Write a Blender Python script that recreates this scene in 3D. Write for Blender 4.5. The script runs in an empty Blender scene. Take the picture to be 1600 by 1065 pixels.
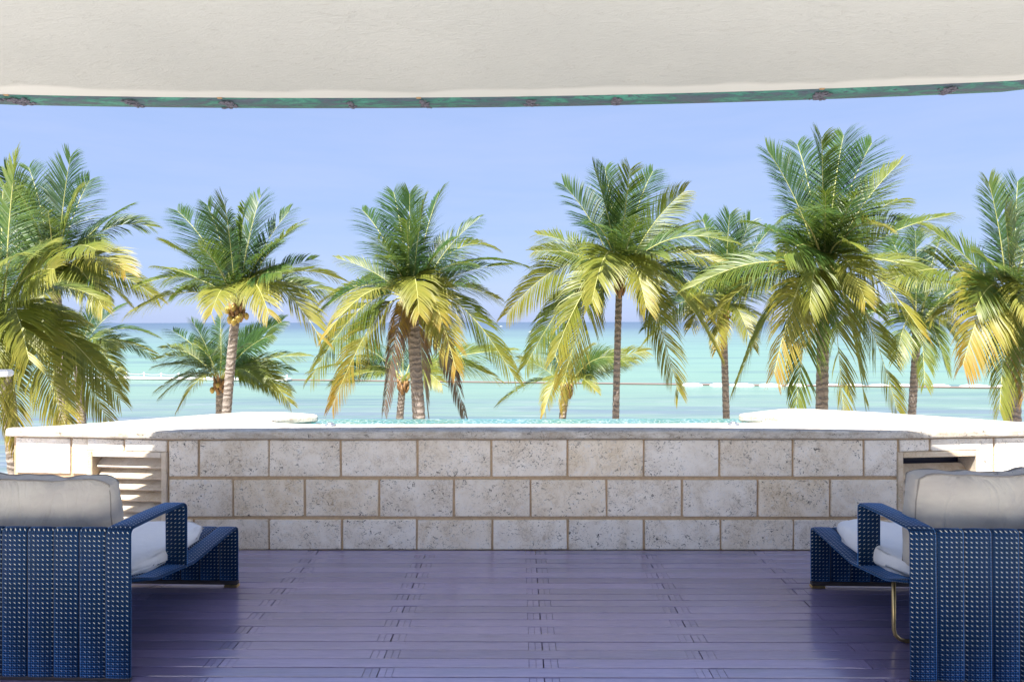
import bpy, bmesh, math, random
from mathutils import Vector, Matrix
import numpy as np
C = bpy.context.scene.collection
S = bpy.context.scene
PI = math.pi

# ------------------------------------------------------------------ camera
F = 1067.0                       # focal length in pixels of the 1600 px photograph
EYE = Vector((0, 0, 1.4))
YAW, ROLL = 0.0094, -0.0022
cam_data = bpy.data.cameras.new('camera')
cam = bpy.data.objects.new('camera', cam_data)
C.objects.link(cam)
cam_data.sensor_width = 36.0
cam_data.lens = 36.0 * F / 1600.0
cam_data.shift_y = -29.5 / 1600.0
cam_data.clip_start = 0.05
cam_data.clip_end = 60000
CAM_M = Matrix.Translation(EYE) @ Matrix.Rotation(YAW, 4, 'Z') @ Matrix.Rotation(PI/2, 4, 'X') @ Matrix.Rotation(ROLL, 4, 'Z')
cam.matrix_world = CAM_M
S.camera = cam

def P(px, py, d):
    """point at depth d seen at photograph pixel (px, py)"""
    return CAM_M @ Vector(((px-800)/F*d, -(py-503)/F*d, -d))

# ------------------------------------------------------------------ light
SUN_DIR = Vector((0.40, 1.0, -1.80)).normalized()
world = bpy.data.worlds.new('World'); S.world = world
world.use_nodes = True
wn, wl = world.node_tree.nodes, world.node_tree.links
wn.clear()
sky = wn.new('ShaderNodeTexSky'); sky.sky_type = 'NISHITA'; sky.sun_disc = False
sky.sun_elevation = math.asin(-SUN_DIR.z)
sky.sun_rotation = math.atan2(-SUN_DIR.x, -SUN_DIR.y) % (2*PI)
sky.altitude = 0; sky.air_density = 1.0; sky.dust_density = 0.6; sky.ozone_density = 2.5
grade = wn.new('ShaderNodeMix'); grade.data_type = 'RGBA'
grade.inputs['Factor'].default_value = 0.97
bg = wn.new('ShaderNodeBackground'); bg.inputs['Strength'].default_value = 0.15
out = wn.new('ShaderNodeOutputWorld')
# thin, even marine air over the clear sky, with faint drifting cloud streaks
tc = wn.new('ShaderNodeTexCoord'); mp = wn.new('ShaderNodeMapping'); mp.inputs['Scale'].default_value = (2.2, 2.2, 16)
nz = wn.new('ShaderNodeTexNoise'); nz.inputs['Scale'].default_value = 1.6; nz.inputs['Detail'].default_value = 6; nz.inputs['Roughness'].default_value = 0.62
cr = wn.new('ShaderNodeValToRGB')
cr.color_ramp.elements[0].position = 0.36; cr.color_ramp.elements[0].color = (0.335, 0.450, 0.765, 1)
cr.color_ramp.elements[1].position = 0.66; cr.color_ramp.elements[1].color = (0.375, 0.475, 0.778, 1)
wl.new(tc.outputs['Generated'], mp.inputs['Vector']); wl.new(mp.outputs[0], nz.inputs['Vector']); wl.new(nz.outputs['Fac'], cr.inputs['Fac'])
wl.new(sky.outputs[0], grade.inputs['A']); wl.new(cr.outputs[0], grade.inputs['B'])
wl.new(grade.outputs['Result'], bg.inputs['Color']); wl.new(bg.outputs[0], out.inputs['Surface'])

sun_data = bpy.data.lights.new('sun', 'SUN'); sun_data.energy = 2.0; sun_data.angle = math.radians(0.53)
sun_data.color = (1.0, 0.95, 0.86)
sun = bpy.data.objects.new('sun', sun_data); C.objects.link(sun)
sun.rotation_euler = SUN_DIR.to_track_quat('-Z', 'Y').to_euler()
S.view_settings.view_transform = 'Standard'; S.view_settings.look = 'None'
S.view_settings.exposure = 2.9; S.view_settings.gamma = 1.0
S.view_settings.use_curve_mapping = False
S.render.engine = 'CYCLES'
S.cycles.max_bounces = 8; S.cycles.diffuse_bounces = 5

# ------------------------------------------------------------------ helpers
def obj(name, me, mat=None, parent=None, loc=None):
    o = bpy.data.objects.new(name, me)
    C.objects.link(o)
    if mat is not None:
        for m in (mat if isinstance(mat, (list, tuple)) else [mat]):
            me.materials.append(m)
    if parent is not None: o.parent = parent
    if loc is not None: o.location = loc
    return o
def bm_obj(name, bm, mat, parent=None, smooth=False, loc=None):
    me = bpy.data.meshes.new(name)
    bmesh.ops.recalc_face_normals(bm, faces=bm.faces)
    bm.to_mesh(me); bm.free()
    if smooth:
        for p in me.polygons: p.use_smooth = True
    return obj(name, me, mat, parent, loc)
def tag(o, label, cat, group=None):
    o['label'] = label; o['category'] = cat
    if group: o['group'] = group
    return o
def structure(o):
    o['kind'] = 'structure'; return o
def empty(name, loc=(0,0,0)):
    o = bpy.data.objects.new(name, None); C.objects.link(o); o.location = loc
    o.empty_display_size = 0.2
    return o
def add_box(bm, x0, x1, y0, y1, z0, z1, bev=0.0, M=None):
    r = bmesh.ops.create_cube(bm, size=1.0)
    vs = r['verts']
    for v in vs:
        v.co = Vector(((x0+x1)/2+v.co.x*(x1-x0), (y0+y1)/2+v.co.y*(y1-y0), (z0+z1)/2+v.co.z*(z1-z0)))
    if bev > 0:
        es = list({e for v in vs for e in v.link_edges})
        r = bmesh.ops.bevel(bm, geom=es, offset=bev, segments=1, affect='EDGES', profile=0.5)
        vs = list({v for f in r['faces'] for v in f.verts} | {v for v in vs if v.is_valid})
    if M is not None:
        for v in vs: v.co = M @ v.co
    return vs
def add_tube(bm, pts, rad, sides=8, cap=True):
    """tube along pts; rad a number or a list"""
    pts = [Vector(p) for p in pts]; n = len(pts)
    rads = rad if isinstance(rad, (list, tuple)) else [rad]*n
    rings = []; prev = None
    for i, p in enumerate(pts):
        t = (pts[min(i+1, n-1)] - pts[max(i-1, 0)]).normalized()
        if prev is None:
            a = Vector((0,0,1)) if abs(t.z) < 0.9 else Vector((1,0,0))
            u = t.cross(a).normalized()
        else:
            u = (prev - t*prev.dot(t)).normalized()
        prev = u; w = t.cross(u)
        rings.append([bm.verts.new(p + (u*math.cos(2*PI*k/sides)+w*math.sin(2*PI*k/sides))*rads[i]) for k in range(sides)])
    for a, b in zip(rings, rings[1:]):
        for k in range(sides):
            bm.faces.new((a[k], a[(k+1)%sides], b[(k+1)%sides], b[k]))
    if cap:
        bm.faces.new(rings[0]); bm.faces.new(rings[-1])
    return rings

# ------------------------------------------------------------------ materials
def new_mat(name):
    m = bpy.data.materials.new(name); m.use_nodes = True
    nt = m.node_tree; b = nt.nodes['Principled BSDF']
    return m, nt, b
class N:
    """tiny node shorthand"""
    def __init__(s, nt): s.nt = nt
    def node(s, t, **kw):
        n = s.nt.nodes.new(t)
        for k, v in kw.items(): setattr(n, k, v)
        return n
    def link(s, a, b): s.nt.links.new(a, b)
    def val(s, sock, v):
        if hasattr(v, 'is_output'): s.link(v, sock)
        else: sock.default_value = v
    def noise(s, vec, scale, detail=4, rough=0.55, dist=0.0):
        n = s.node('ShaderNodeTexNoise'); s.val(n.inputs['Vector'], vec)
        n.inputs['Scale'].default_value = scale; n.inputs['Detail'].default_value = detail
        n.inputs['Roughness'].default_value = rough; n.inputs['Distortion'].default_value = dist
        return n.outputs['Fac']
    def voronoi(s, vec, scale, feature='F1'):
        n = s.node('ShaderNodeTexVoronoi', feature=feature); s.val(n.inputs['Vector'], vec)
        n.inputs['Scale'].default_value = scale
        return n.outputs['Distance']
    def math(s, op, a, b=0.0, c=0.0, clamp=False):
        n = s.node('ShaderNodeMath', operation=op); n.use_clamp = clamp
        s.val(n.inputs[0], a); s.val(n.inputs[1], b); s.val(n.inputs[2], c)
        return n.outputs[0]
    def ramp(s, fac, stops, interp='LINEAR'):
        n = s.node('ShaderNodeValToRGB'); r = n.color_ramp; r.interpolation = interp
        while len(r.elements) < len(stops): r.elements.new(0.5)
        for e, (p, c) in zip(r.elements, stops):
            e.position = p; e.color = (c, c, c, 1) if not isinstance(c, tuple) else (*c, 1)
        s.val(n.inputs['Fac'], fac)
        return n.outputs['Color']
    def mix(s, fac, a, b, mode='MIX'):
        n = s.node('ShaderNodeMix', data_type='RGBA', blend_type=mode)
        s.val(n.inputs['Factor'], fac)
        for k, v in (('A', a), ('B', b)):
            s.val(n.inputs[k], (*v, 1) if isinstance(v, tuple) else v)
        return n.outputs['Result']
    def mapping(s, vec, scale=(1,1,1), rot=(0,0,0), loc=(0,0,0)):
        n = s.node('ShaderNodeMapping'); s.val(n.inputs['Vector'], vec)
        n.inputs['Scale'].default_value = scale; n.inputs['Rotation'].default_value = rot
        if hasattr(loc, 'is_output'): s.link(loc, n.inputs['Location'])
        else: n.inputs['Location'].default_value = loc
        return n.outputs[0]
    def geo_pos(s): return s.node('ShaderNodeNewGeometry').outputs['Position']
    def objc(s): return s.node('ShaderNodeTexCoord').outputs['Object']
    def uv(s): return s.node('ShaderNodeTexCoord').outputs['UV']
    def rnd(s): return s.node('ShaderNodeObjectInfo').outputs['Random']
    def sep(s, v):
        n = s.node('ShaderNodeSeparateXYZ'); s.link(v, n.inputs[0]); return n.outputs
    def bump(s, h, strength, dist=0.01):
        n = s.node('ShaderNodeBump'); s.link(h, n.inputs['Height'])
        n.inputs['Strength'].default_value = strength; n.inputs['Distance'].default_value = dist
        return n.outputs[0]

def mat_stone(name, tone=(0.82, 0.745, 0.64), pits=1.0, per_obj=True, mott=0.0):
    m, nt, b = new_mat(name); k = N(nt)
    p = k.geo_pos()
    if per_obj:
        r = k.rnd(); cmb = k.node('ShaderNodeCombineXYZ')
        k.link(k.math('MULTIPLY', r, 37.0), cmb.inputs[0]); k.link(k.math('MULTIPLY', r, 11.0), cmb.inputs[2])
        pv = k.mapping(p, loc=cmb.outputs[0])
    else:
        r = 0.5; pv = p
    n1 = k.noise(pv, 7, 6, 0.6, 0.6)
    n2 = k.noise(pv, 38, 5, 0.65, 1.2)
    col = k.mix(k.ramp(n1, [(0.35, 0.0), (0.7, 1.0)]), tone, tuple(c*f for c, f in zip(tone, (0.83, 0.78, 0.70))))
    # shell flecks and tan veins
    col = k.mix(k.math('MULTIPLY', k.ramp(n2, [(0.55, 0.0), (0.68, 1.0)]), 0.5), col, tuple(min(0.68, c*1.28) for c in tone))
    vein = k.ramp(k.math('ABSOLUTE', k.math('SUBTRACT', k.noise(pv, 16, 5, 0.6, 2.5), 0.5)), [(0.0, 1.0), (0.035, 0.0)])
    col = k.mix(k.math('MULTIPLY', vein, k.math('MULTIPLY', k.ramp(n1, [(0.45, 0.0), (0.6, 1.0)]), 0.55)), col, (0.33, 0.225, 0.13))
    if mott:      # travertine bedding: tan bands and worn, stained patches
        bd = k.noise(k.mapping(pv, (1.0, 3.2, 3.2), (0, 0, 0.12)), 3.4, 7, 0.68, 1.5)
        col = k.mix(k.math('MULTIPLY', k.ramp(bd, [(0.44, 0.0), (0.60, 1.0)]), mott), col, (0.20, 0.160, 0.115))
        fine = k.noise(k.mapping(pv, (1.0, 2.6, 2.6), (0, 0, 0.12)), 24, 5, 0.7, 1.2)
        col = k.mix(k.math('MULTIPLY', k.ramp(fine, [(0.54, 0.0), (0.66, 1.0)]), mott*0.9), col, (0.17, 0.125, 0.085))
    # open pores gathered in patches
    patch = k.ramp(k.noise(pv, 5.5, 3, 0.6, 0.5), [(0.40, 0.0), (0.56, 1.0)])
    pores = k.ramp(k.noise(k.mapping(pv, (1, 1, 1.3)), 48, 4, 0.65, 1.4), [(0.585, 0.0), (0.63, 1.0)])
    small = k.ramp(k.noise(pv, 130, 2, 0.5), [(0.66, 0.0), (0.71, 1.0)])
    pit = k.math('MULTIPLY', k.math('MAXIMUM', k.math('MULTIPLY', pores, patch), k.math('MULTIPLY', small, 0.5)), pits, clamp=True)
    col = k.mix(pit, col, (0.11, 0.098, 0.085))
    if per_obj:
        hv = k.node('ShaderNodeHueSaturation'); k.link(col, hv.inputs['Color'])
        k.link(k.math('MULTIPLY_ADD', r, 0.09, 0.95), hv.inputs['Value'])
        k.link(k.math('MULTIPLY_ADD', k.math('FRACT', k.math('MULTIPLY', r, 7.3)), 0.5, 0.75), hv.inputs['Saturation'])
        col = hv.outputs[0]
    k.link(col, b.inputs['Base Color']); b.inputs['Roughness'].default_value = 0.8
    h = k.math('SUBTRACT', k.math('MULTIPLY_ADD', n2, 0.35, k.math('MULTIPLY', n1, 0.3)), pit)
    k.link(k.bump(h, 0.55, 0.004), b.inputs['Normal'])
    return m
STONE = mat_stone('coral_stone')
COPING = mat_stone('coping_stone', (0.60, 0.56, 0.50), 1.0, False, 0.45)
TRIM = mat_stone('vent_stone', (0.64, 0.545, 0.43), 0.25)

def mat_simple(name, col, rough=0.6, metal=0.0, nscale=20, namp=0.15, bump=0.1, spec=0.5):
    m, nt, b = new_mat(name); k = N(nt)
    n = k.noise(k.objc(), nscale, 5, 0.6)
    k.link(k.mix(n, tuple(c*(1-namp) for c in col), tuple(min(1, c*(1+namp)) for c in col)), b.inputs['Base Color'])
    b.inputs['Roughness'].default_value = rough; b.inputs['Metallic'].default_value = metal
    b.inputs['Specular IOR Level'].default_value = spec
    if bump: k.link(k.bump(n, bump, 0.005), b.inputs['Normal'])
    return m
GROUT = mat_simple('sandy_grout', (0.47, 0.335, 0.205), 0.95, 0, 60, 0.35, 0.5)
BRASS = mat_simple('brushed_brass', (0.62, 0.45, 0.20), 0.32, 1.0, 60, 0.2, 0.05)
WHITE = mat_simple('white_paint', (0.78, 0.78, 0.77), 0.4, 0, 8, 0.04, 0.02)
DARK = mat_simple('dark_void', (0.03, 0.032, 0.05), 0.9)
GREYMETAL = mat_simple('grey_metal', (0.45, 0.46, 0.47), 0.35, 0.8, 30, 0.1, 0.02)
SAND = mat_simple('beach_sand', (0.55, 0.48, 0.36), 0.95, 0, 1.5, 0.15, 0.3)
BOUNCE_FLOOR = mat_simple('pale_bounce_floor', (0.74, 0.72, 0.68), 0.85, 0, 3, 0.12, 0.2)
PLASTER_OUT = mat_simple('outside_plaster', (0.62, 0.58, 0.52), 0.9, 0, 6, 0.06, 0.2)
RAIL_DARK = mat_simple('dark_rail', (0.05, 0.04, 0.04), 0.4, 0.3, 20, 0.2, 0.02)

def mat_deck():
    m, nt, b = new_mat('deck_composite'); k = N(nt)
    r = k.rnd(); o = k.objc()
    cmb = k.node('ShaderNodeCombineXYZ'); k.link(k.math('MULTIPLY', r, 53.0), cmb.inputs[0]); k.link(k.math('MULTIPLY', r, 17.0), cmb.inputs[1])
    v = k.mapping(o, loc=cmb.outputs[0])
    g = k.noise(k.mapping(v, (5, 60, 10)), 2.2, 6, 0.6, 0.8)
    w = k.noise(k.mapping(k.geo_pos(), (1.2, 5, 1)), 2.3, 4, 0.6)
    col = k.mix(g, (0.140, 0.110, 0.195), (0.310, 0.255, 0.450))  # brown boards given a blue-violet tint standing in for reflected sky
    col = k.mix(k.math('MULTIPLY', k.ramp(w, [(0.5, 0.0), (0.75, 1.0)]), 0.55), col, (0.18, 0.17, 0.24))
    hv = k.node('ShaderNodeHueSaturation'); k.link(col, hv.inputs['Color']); k.link(k.math('MULTIPLY_ADD', r, 0.40, 0.80), hv.inputs['Value'])
    k.link(hv.outputs[0], b.inputs['Base Color'])
    k.link(k.math('MULTIPLY_ADD', w, 0.16, 0.30), b.inputs['Roughness'])
    b.inputs['Specular IOR Level'].default_value = 1.0
    b.inputs['Coat Weight'].default_value = 1.0; b.inputs['Coat IOR'].default_value = 2.3; b.inputs['Coat Roughness'].default_value = 0.18; b.inputs['Specular Tint'].default_value = (0.5, 0.62, 1.0, 1)
    k.link(k.bump(g, 0.15, 0.002), b.inputs['Normal'])
    return m
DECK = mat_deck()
DECK_END = mat_simple('deck_end_cap', (0.105, 0.082, 0.120), 0.36, 0, 40, 0.2, 0.05, 0.8)
DECK_BASE = mat_simple('deck_substrate', (0.035, 0.025, 0.025), 0.9, 0, 10, 0.2, 0.1)

def mat_weave():
    m, nt, b = new_mat('blue_woven_strip'); k = N(nt)
    u, v, _ = k.sep(k.uv())
    pitch = 0.0188
    U = k.math('DIVIDE', u, pitch); V = k.math('DIVIDE', v, pitch)
    fu = k.math('SUBTRACT', k.math('FRACT', U), 0.5); fv = k.math('SUBTRACT', k.math('FRACT', V), 0.5)
    a = k.math('ADD', k.math('MULTIPLY', fu, 0.82), k.math('MULTIPLY', fv, 0.57))
    c = k.math('ADD', k.math('MULTIPLY', fu, -0.57), k.math('MULTIPLY', fv, 0.82))
    e = k.math('ADD', k.math('POWER', k.math('DIVIDE', a, 0.275), 2.0), k.math('POWER', k.math('DIVIDE', c, 0.085), 2.0))
    dash = k.ramp(e, [(0.75, 1.0), (1.0, 0.0)])
    knots = k.math('ABSOLUTE', k.math('MULTIPLY', k.math('SINE', k.math('MULTIPLY', U, 2*PI)), k.math('SINE', k.math('MULTIPLY', V, 2*PI))))
    n = k.noise(k.objc(), 9, 4, 0.6)
    base = k.mix(knots, (0.001, 0.005, 0.018), (0.003, 0.030, 0.078))
    base = k.mix(k.ramp(n, [(0.3, 0.0), (0.7, 1.0)]), base, k.mix(knots, (0.001, 0.005, 0.024), (0.002, 0.030, 0.100)))
    dc = k.mix(k.noise(k.objc(), 160, 2, 0.5), (0.36, 0.375, 0.34), (0.62, 0.605, 0.53))
    k.link(k.mix(dash, base, dc), b.inputs['Base Color'])
    b.inputs['Roughness'].default_value = 0.5; b.inputs['Specular IOR Level'].default_value = 0.3
    b.inputs['Sheen Weight'].default_value = 0.75; b.inputs['Sheen Tint'].default_value = (0.14, 0.42, 1.0, 1); b.inputs['Specular Tint'].default_value = (0.35, 0.55, 1.0, 1); b.inputs['Sheen Roughness'].default_value = 0.28
    k.link(k.bump(k.math('ADD', knots, k.math('MULTIPLY', dash, 0.5)), 0.4, 0.003), b.inputs['Normal'])
    return m
WEAVE = mat_weave()

def mat_fabric(name, c1, c2, sc=3.0, weave=1100, bump=0.12):
    m, nt, b = new_mat(name); k = N(nt)
    o = k.objc()
    n = k.noise(k.mapping(o, (1.2, 1.2, 3.0)), sc, 5, 0.65, 0.5)
    f = k.noise(o, weave, 1, 0.5)
    col = k.mix(k.ramp(n, [(0.3, 0.0), (0.72, 1.0)]), c1, c2)
    col = k.mix(k.math('MULTIPLY', f, 0.35), col, tuple(x*0.72 for x in c1))
    k.link(col, b.inputs['Base Color']); b.inputs['Roughness'].default_value = 0.9
    b.inputs['Sheen Weight'].default_value = 0.15
    wr = k.noise(k.mapping(o, (1.0, 1.0, 0.45)), 9, 3, 0.5, 1.4)
    rid = k.ramp(k.math('ABSOLUTE', k.math('SUBTRACT', k.noise(k.mapping(o, (1.6, 1.6, 0.55)), 5.5, 2, 0.5, 0.9), 0.5)), [(0.0, 0.0), (0.09, 1.0)])
    h = k.math('ADD', k.math('ADD', wr, k.math('MULTIPLY', rid, 0.28)), k.math('MULTIPLY', f, 0.06))
    k.link(k.bump(h, min(1, bump*4), 0.03), b.inputs['Normal'])
    return m
BEIGE = mat_fabric('beige_canvas', (0.47, 0.44, 0.39), (0.36, 0.325, 0.30))
WHITEFAB = mat_fabric('white_canvas', (0.74, 0.74, 0.75), (0.68, 0.68, 0.70), 2.0, 900, 0.06)
PIPE = mat_simple('cushion_piping', (0.22, 0.20, 0.18), 0.9, 0, 40, 0.15, 0.1)
PIPEW = mat_simple('white_piping', (0.66, 0.66, 0.68), 0.9, 0, 40, 0.1, 0.1)

def mat_ceiling():
    m, nt, b = new_mat('trowelled_plaster'); k = N(nt)
    p = k.geo_pos(); u, v, _ = k.sep(k.uv())
    edge = k.math('ADD', v, k.math('MULTIPLY', k.math('SUBTRACT', k.noise(k.mapping(p, (1.0, 0.4, 1)), 1.7, 3, 0.5), 0.5), 0.22))
    band = k.ramp(edge, [(0.085, 1.0), (0.125, 0.0)])
    big = k.noise(p, 1.1, 4, 0.6)
    scr = k.noise(k.mapping(p, (2.2, 4.2, 1), (0, 0, 0.25)), 5.0, 7, 0.68, 2.0)
    scr2 = k.noise(k.mapping(p, (2.4, 4.4, 1), (0, 0, -0.7)), 5.5, 7, 0.68, 2.6)
    col = k.mix(big, (0.335, 0.343, 0.340), (0.43, 0.432, 0.425))
    groove = k.math('MAXIMUM', k.ramp(scr, [(0.60, 0.0), (0.70, 1.0)]), k.ramp(scr2, [(0.62, 0.0), (0.72, 1.0)]))
    col = k.mix(k.math('MULTIPLY', groove, k.math('MULTIPLY', k.ramp(k.noise(p, 2.1, 3, 0.6), [(0.38, 0.15), (0.62, 1.0)]), 0.5)), col, (0.34, 0.32, 0.29))
    col = k.mix(k.math('MULTIPLY', band, 0.85), col, (0.50, 0.50, 0.49))
    k.link(col, b.inputs['Base Color']); b.inputs['Roughness'].default_value = 0.95
    h = k.math('MULTIPLY', k.math('SUBTRACT', k.math('ADD', scr, k.math('MULTIPLY', scr2, 0.8)), k.math('MULTIPLY', groove, 0.6)), k.math('SUBTRACT', 1.0, k.math('MULTIPLY', band, 0.8)))
    k.link(k.bump(h, 0.5, 0.010), b.inputs['Normal'])
    return m
CEIL = mat_ceiling()
def mat_patina():
    m, nt, b = new_mat('patinated_copper'); k = N(nt)
    p = k.geo_pos()
    n = k.noise(k.mapping(p, (1.0, 3.5, 3.5)), 5, 6, 0.65, 1.0)
    n2 = k.noise(k.mapping(p, (2, 7, 7)), 14, 5, 0.7, 0.8)
    col = k.ramp(n, [(0.40, (0.055, 0.075, 0.105)), (0.49, (0.035, 0.085, 0.10)), (0.54, (0.028, 0.13, 0.105)), (0.72, (0.06, 0.25, 0.195))])
    col = k.mix(k.ramp(n2, [(0.52, 0.0), (0.62, 1.0)]), col, (0.035, 0.05, 0.075))
    k.link(col, b.inputs['Base Color']); b.inputs['Roughness'].default_value = 0.75
    k.link(k.bump(n2, 0.5, 0.006), b.inputs['Normal'])
    return m
PATINA = mat_patina()
OXIDE = mat_simple('flaking_oxide', (0.085, 0.082, 0.11), 0.9, 0, 45, 0.9, 0.8)
RUST = mat_simple('rusty_fixing', (0.34, 0.22, 0.12), 0.9, 0, 60, 0.3, 0.4)

def mat_leaf():
    m, nt, b = new_mat('palm_leaflet'); k = N(nt)
    at = k.node('ShaderNodeAttribute'); at.attribute_name = 'ripe'
    n = k.noise(k.geo_pos(), 5.5, 3, 0.6)
    fac = k.math('ADD', at.outputs['Fac'], k.math('MULTIPLY', k.math('SUBTRACT', n, 0.5), 0.22))
    col = k.ramp(fac, [(0.0, (0.016, 0.054, 0.022)), (0.25, (0.046, 0.108, 0.024)), (0.5, (0.150, 0.180, 0.025)),
                       (0.72, (0.27, 0.245, 0.042)), (0.88, (0.33, 0.19, 0.025)), (0.95, (0.17, 0.085, 0.05)), (1.0, (0.16, 0.115, 0.10))])
    k.link(col, b.inputs['Base Color']); b.inputs['Roughness'].default_value = 0.44
    b.inputs['Specular IOR Level'].default_value = 0.45
    tr = k.node('ShaderNodeBsdfTranslucent')
    k.link(k.mix(0.45, col, (0.20, 0.26, 0.02)), tr.inputs['Color'])
    ms = k.node('ShaderNodeMixShader'); ms.inputs[0].default_value = 0.38
    k.link(b.outputs[0], ms.inputs[1]); k.link(tr.outputs[0], ms.inputs[2])
    k.link(ms.outputs[0], nt.nodes['Material Output'].inputs['Surface'])
    return m
LEAF = mat_leaf()
RACHIS = mat_simple('palm_midrib', (0.42, 0.42, 0.15), 0.5, 0, 12, 0.3, 0.05)
RACHIS_DEAD = mat_simple('dry_midrib', (0.20, 0.14, 0.09), 0.8, 0, 12, 0.3, 0.05)
FIBRE = mat_simple('palm_fibre', (0.26, 0.15, 0.07), 0.95, 0, 26, 0.6, 0.8)
COCONUT = mat_simple('green_coconut', (0.34, 0.24, 0.05), 0.45, 0, 6, 0.5, 0.05)
def mat_trunk():
    m, nt, b = new_mat('palm_bark'); k = N(nt)
    p = k.geo_pos()
    x, y, z = k.sep(p)
    wob = k.noise(p, 4, 4, 0.6)
    ring = k.math('SINE', k.math('MULTIPLY_ADD', z, 48.0, k.math('MULTIPLY', wob, 14.0)))
    n = k.noise(k.mapping(p, (5, 5, 2)), 6, 6, 0.65)
    col = k.mix(n, (0.14, 0.115, 0.10), (0.36, 0.31, 0.28))
    col = k.mix(k.ramp(ring, [(0.55, 0.0), (0.95, 0.55)]), col, (0.085, 0.065, 0.055))
    k.link(col, b.inputs['Base Color']); b.inputs['Roughness'].default_value = 0.97
    k.link(k.bump(k.math('ADD', ring, n), 0.6, 0.02), b.inputs['Normal'])
    return m
BARK = mat_trunk()

def mat_sea():
    m, nt, b = new_mat('reef_water'); k = N(nt)
    p = k.geo_pos(); x, y, z = k.sep(p)
    warp = k.noise(k.mapping(p, (0.004, 0.02, 1)), 1.0, 4, 0.6, 0.5)
    ly = k.math('LOGARITHM', k.math('MAXIMUM', y, 5.0), 10.0)
    fac = k.math('ADD', k.math('DIVIDE', k.math('SUBTRACT', ly, 1.4), 2.2), k.math('MULTIPLY', k.math('SUBTRACT', warp, 0.5), 0.16))
    col = k.ramp(fac, [(0.0, (0.150, 0.185, 0.165)), (0.16, (0.132, 0.195, 0.168)), (0.30, (0.136, 0.226, 0.186)), (0.42, (0.130, 0.224, 0.196)),
                       (0.52, (0.120, 0.190, 0.190)), (0.62, (0.095, 0.150, 0.178)), (0.72, (0.065, 0.100, 0.150)), (1.0, (0.052, 0.082, 0.138))])
    # sea-grass and reef streaks lying along the shore
    s1 = k.noise(k.mapping(p, (0.016, 0.13, 1)), 1.0, 5, 0.6, 0.6)
    col = k.mix(k.math('MULTIPLY', k.ramp(s1, [(0.50, 0.0), (0.62, 1.0)]), 0.55), col, (0.06, 0.10, 0.14))
    near = k.ramp(k.math('DIVIDE', y, 100.0), [(0.55, 1.0), (0.74, 0.0)])
    s2 = k.noise(k.mapping(p, (0.05, 0.42, 1)), 1.0, 5, 0.62, 0.7)
    col = k.mix(k.math('MULTIPLY', near, k.ramp(s2, [(0.42, 0.0), (0.58, 0.8)])), col, (0.10, 0.125, 0.18))
    col = k.mix(k.math('MULTIPLY', near, k.ramp(k.noise(k.mapping(p, (0.09, 0.8, 1)), 1.0, 5, 0.65, 0.9), [(0.57, 0.0), (0.64, 0.7)])), col, (0.26, 0.29, 0.30))
    rip = k.noise(k.mapping(p, (0.07, 0.55, 1)), 1.0, 6, 0.7, 0.4)  # glints and dark troughs of the ripples, painted into the water colour
    col = k.mix(k.ramp(rip, [(0.30, 0.30), (0.50, 0.0)]), col, (0.07, 0.14, 0.16))
    col = k.mix(k.ramp(rip, [(0.56, 0.0), (0.72, 0.32)]), col, (0.26, 0.33, 0.31))
    k.link(col, b.inputs['Base Color']); b.inputs['Roughness'].default_value = 0.38
    b.inputs['IOR'].default_value = 1.33; b.inputs['Specular IOR Level'].default_value = 0.22
    w = k.noise(k.mapping(p, (0.35, 1.1, 1)), 1.0, 5, 0.6)
    k.link(k.bump(w, 0.35, 0.25), b.inputs['Normal'])
    return m
SEA = mat_sea()
def mat_poolwater():
    m, nt, b = new_mat('pool_water'); k = N(nt)
    p = k.geo_pos()
    d = k.noise(p, 9, 3, 0.5)
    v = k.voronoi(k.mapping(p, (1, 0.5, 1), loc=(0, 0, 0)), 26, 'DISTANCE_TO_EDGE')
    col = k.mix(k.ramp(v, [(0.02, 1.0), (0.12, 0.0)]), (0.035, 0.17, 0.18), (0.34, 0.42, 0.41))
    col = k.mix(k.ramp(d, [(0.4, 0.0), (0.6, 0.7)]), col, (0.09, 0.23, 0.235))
    k.link(col, b.inputs['Base Color']); b.inputs['Roughness'].default_value = 0.06; b.inputs['IOR'].default_value = 1.33
    k.link(k.bump(k.noise(p, 22, 3, 0.5), 0.5, 0.02), b.inputs['Normal'])
    return m
POOLW = mat_poolwater()
def mat_tile():
    m, nt, b = new_mat('teal_mosaic'); k = N(nt)
    n = k.noise(k.objc(), 40, 2, 0.5)
    k.link(k.mix(n, (0.01, 0.17, 0.21), (0.06, 0.42, 0.46)), b.inputs['Base Color']); b.inputs['Roughness'].default_value = 0.12
    return m
TILE = mat_tile()

# ------------------------------------------------------------------ ground, sea
SEA_Z = 1.4 - 8.0
def sheet(name, x0, x1, y0, y1, z, mat, nx=1, ny=1):
    bm = bmesh.new()
    g = [[bm.verts.new((x0+(x1-x0)*i/nx, y0+(y1-y0)*j/ny, z)) for i in range(nx+1)] for j in range(ny+1)]
    for j in range(ny):
        for i in range(nx):
            bm.faces.new((g[j][i], g[j][i+1], g[j+1][i+1], g[j+1][i]))
    return structure(bm_obj(name, bm, mat))
sheet('sea', -30000, 30000, -30000, 40000, SEA_Z, SEA)
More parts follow.
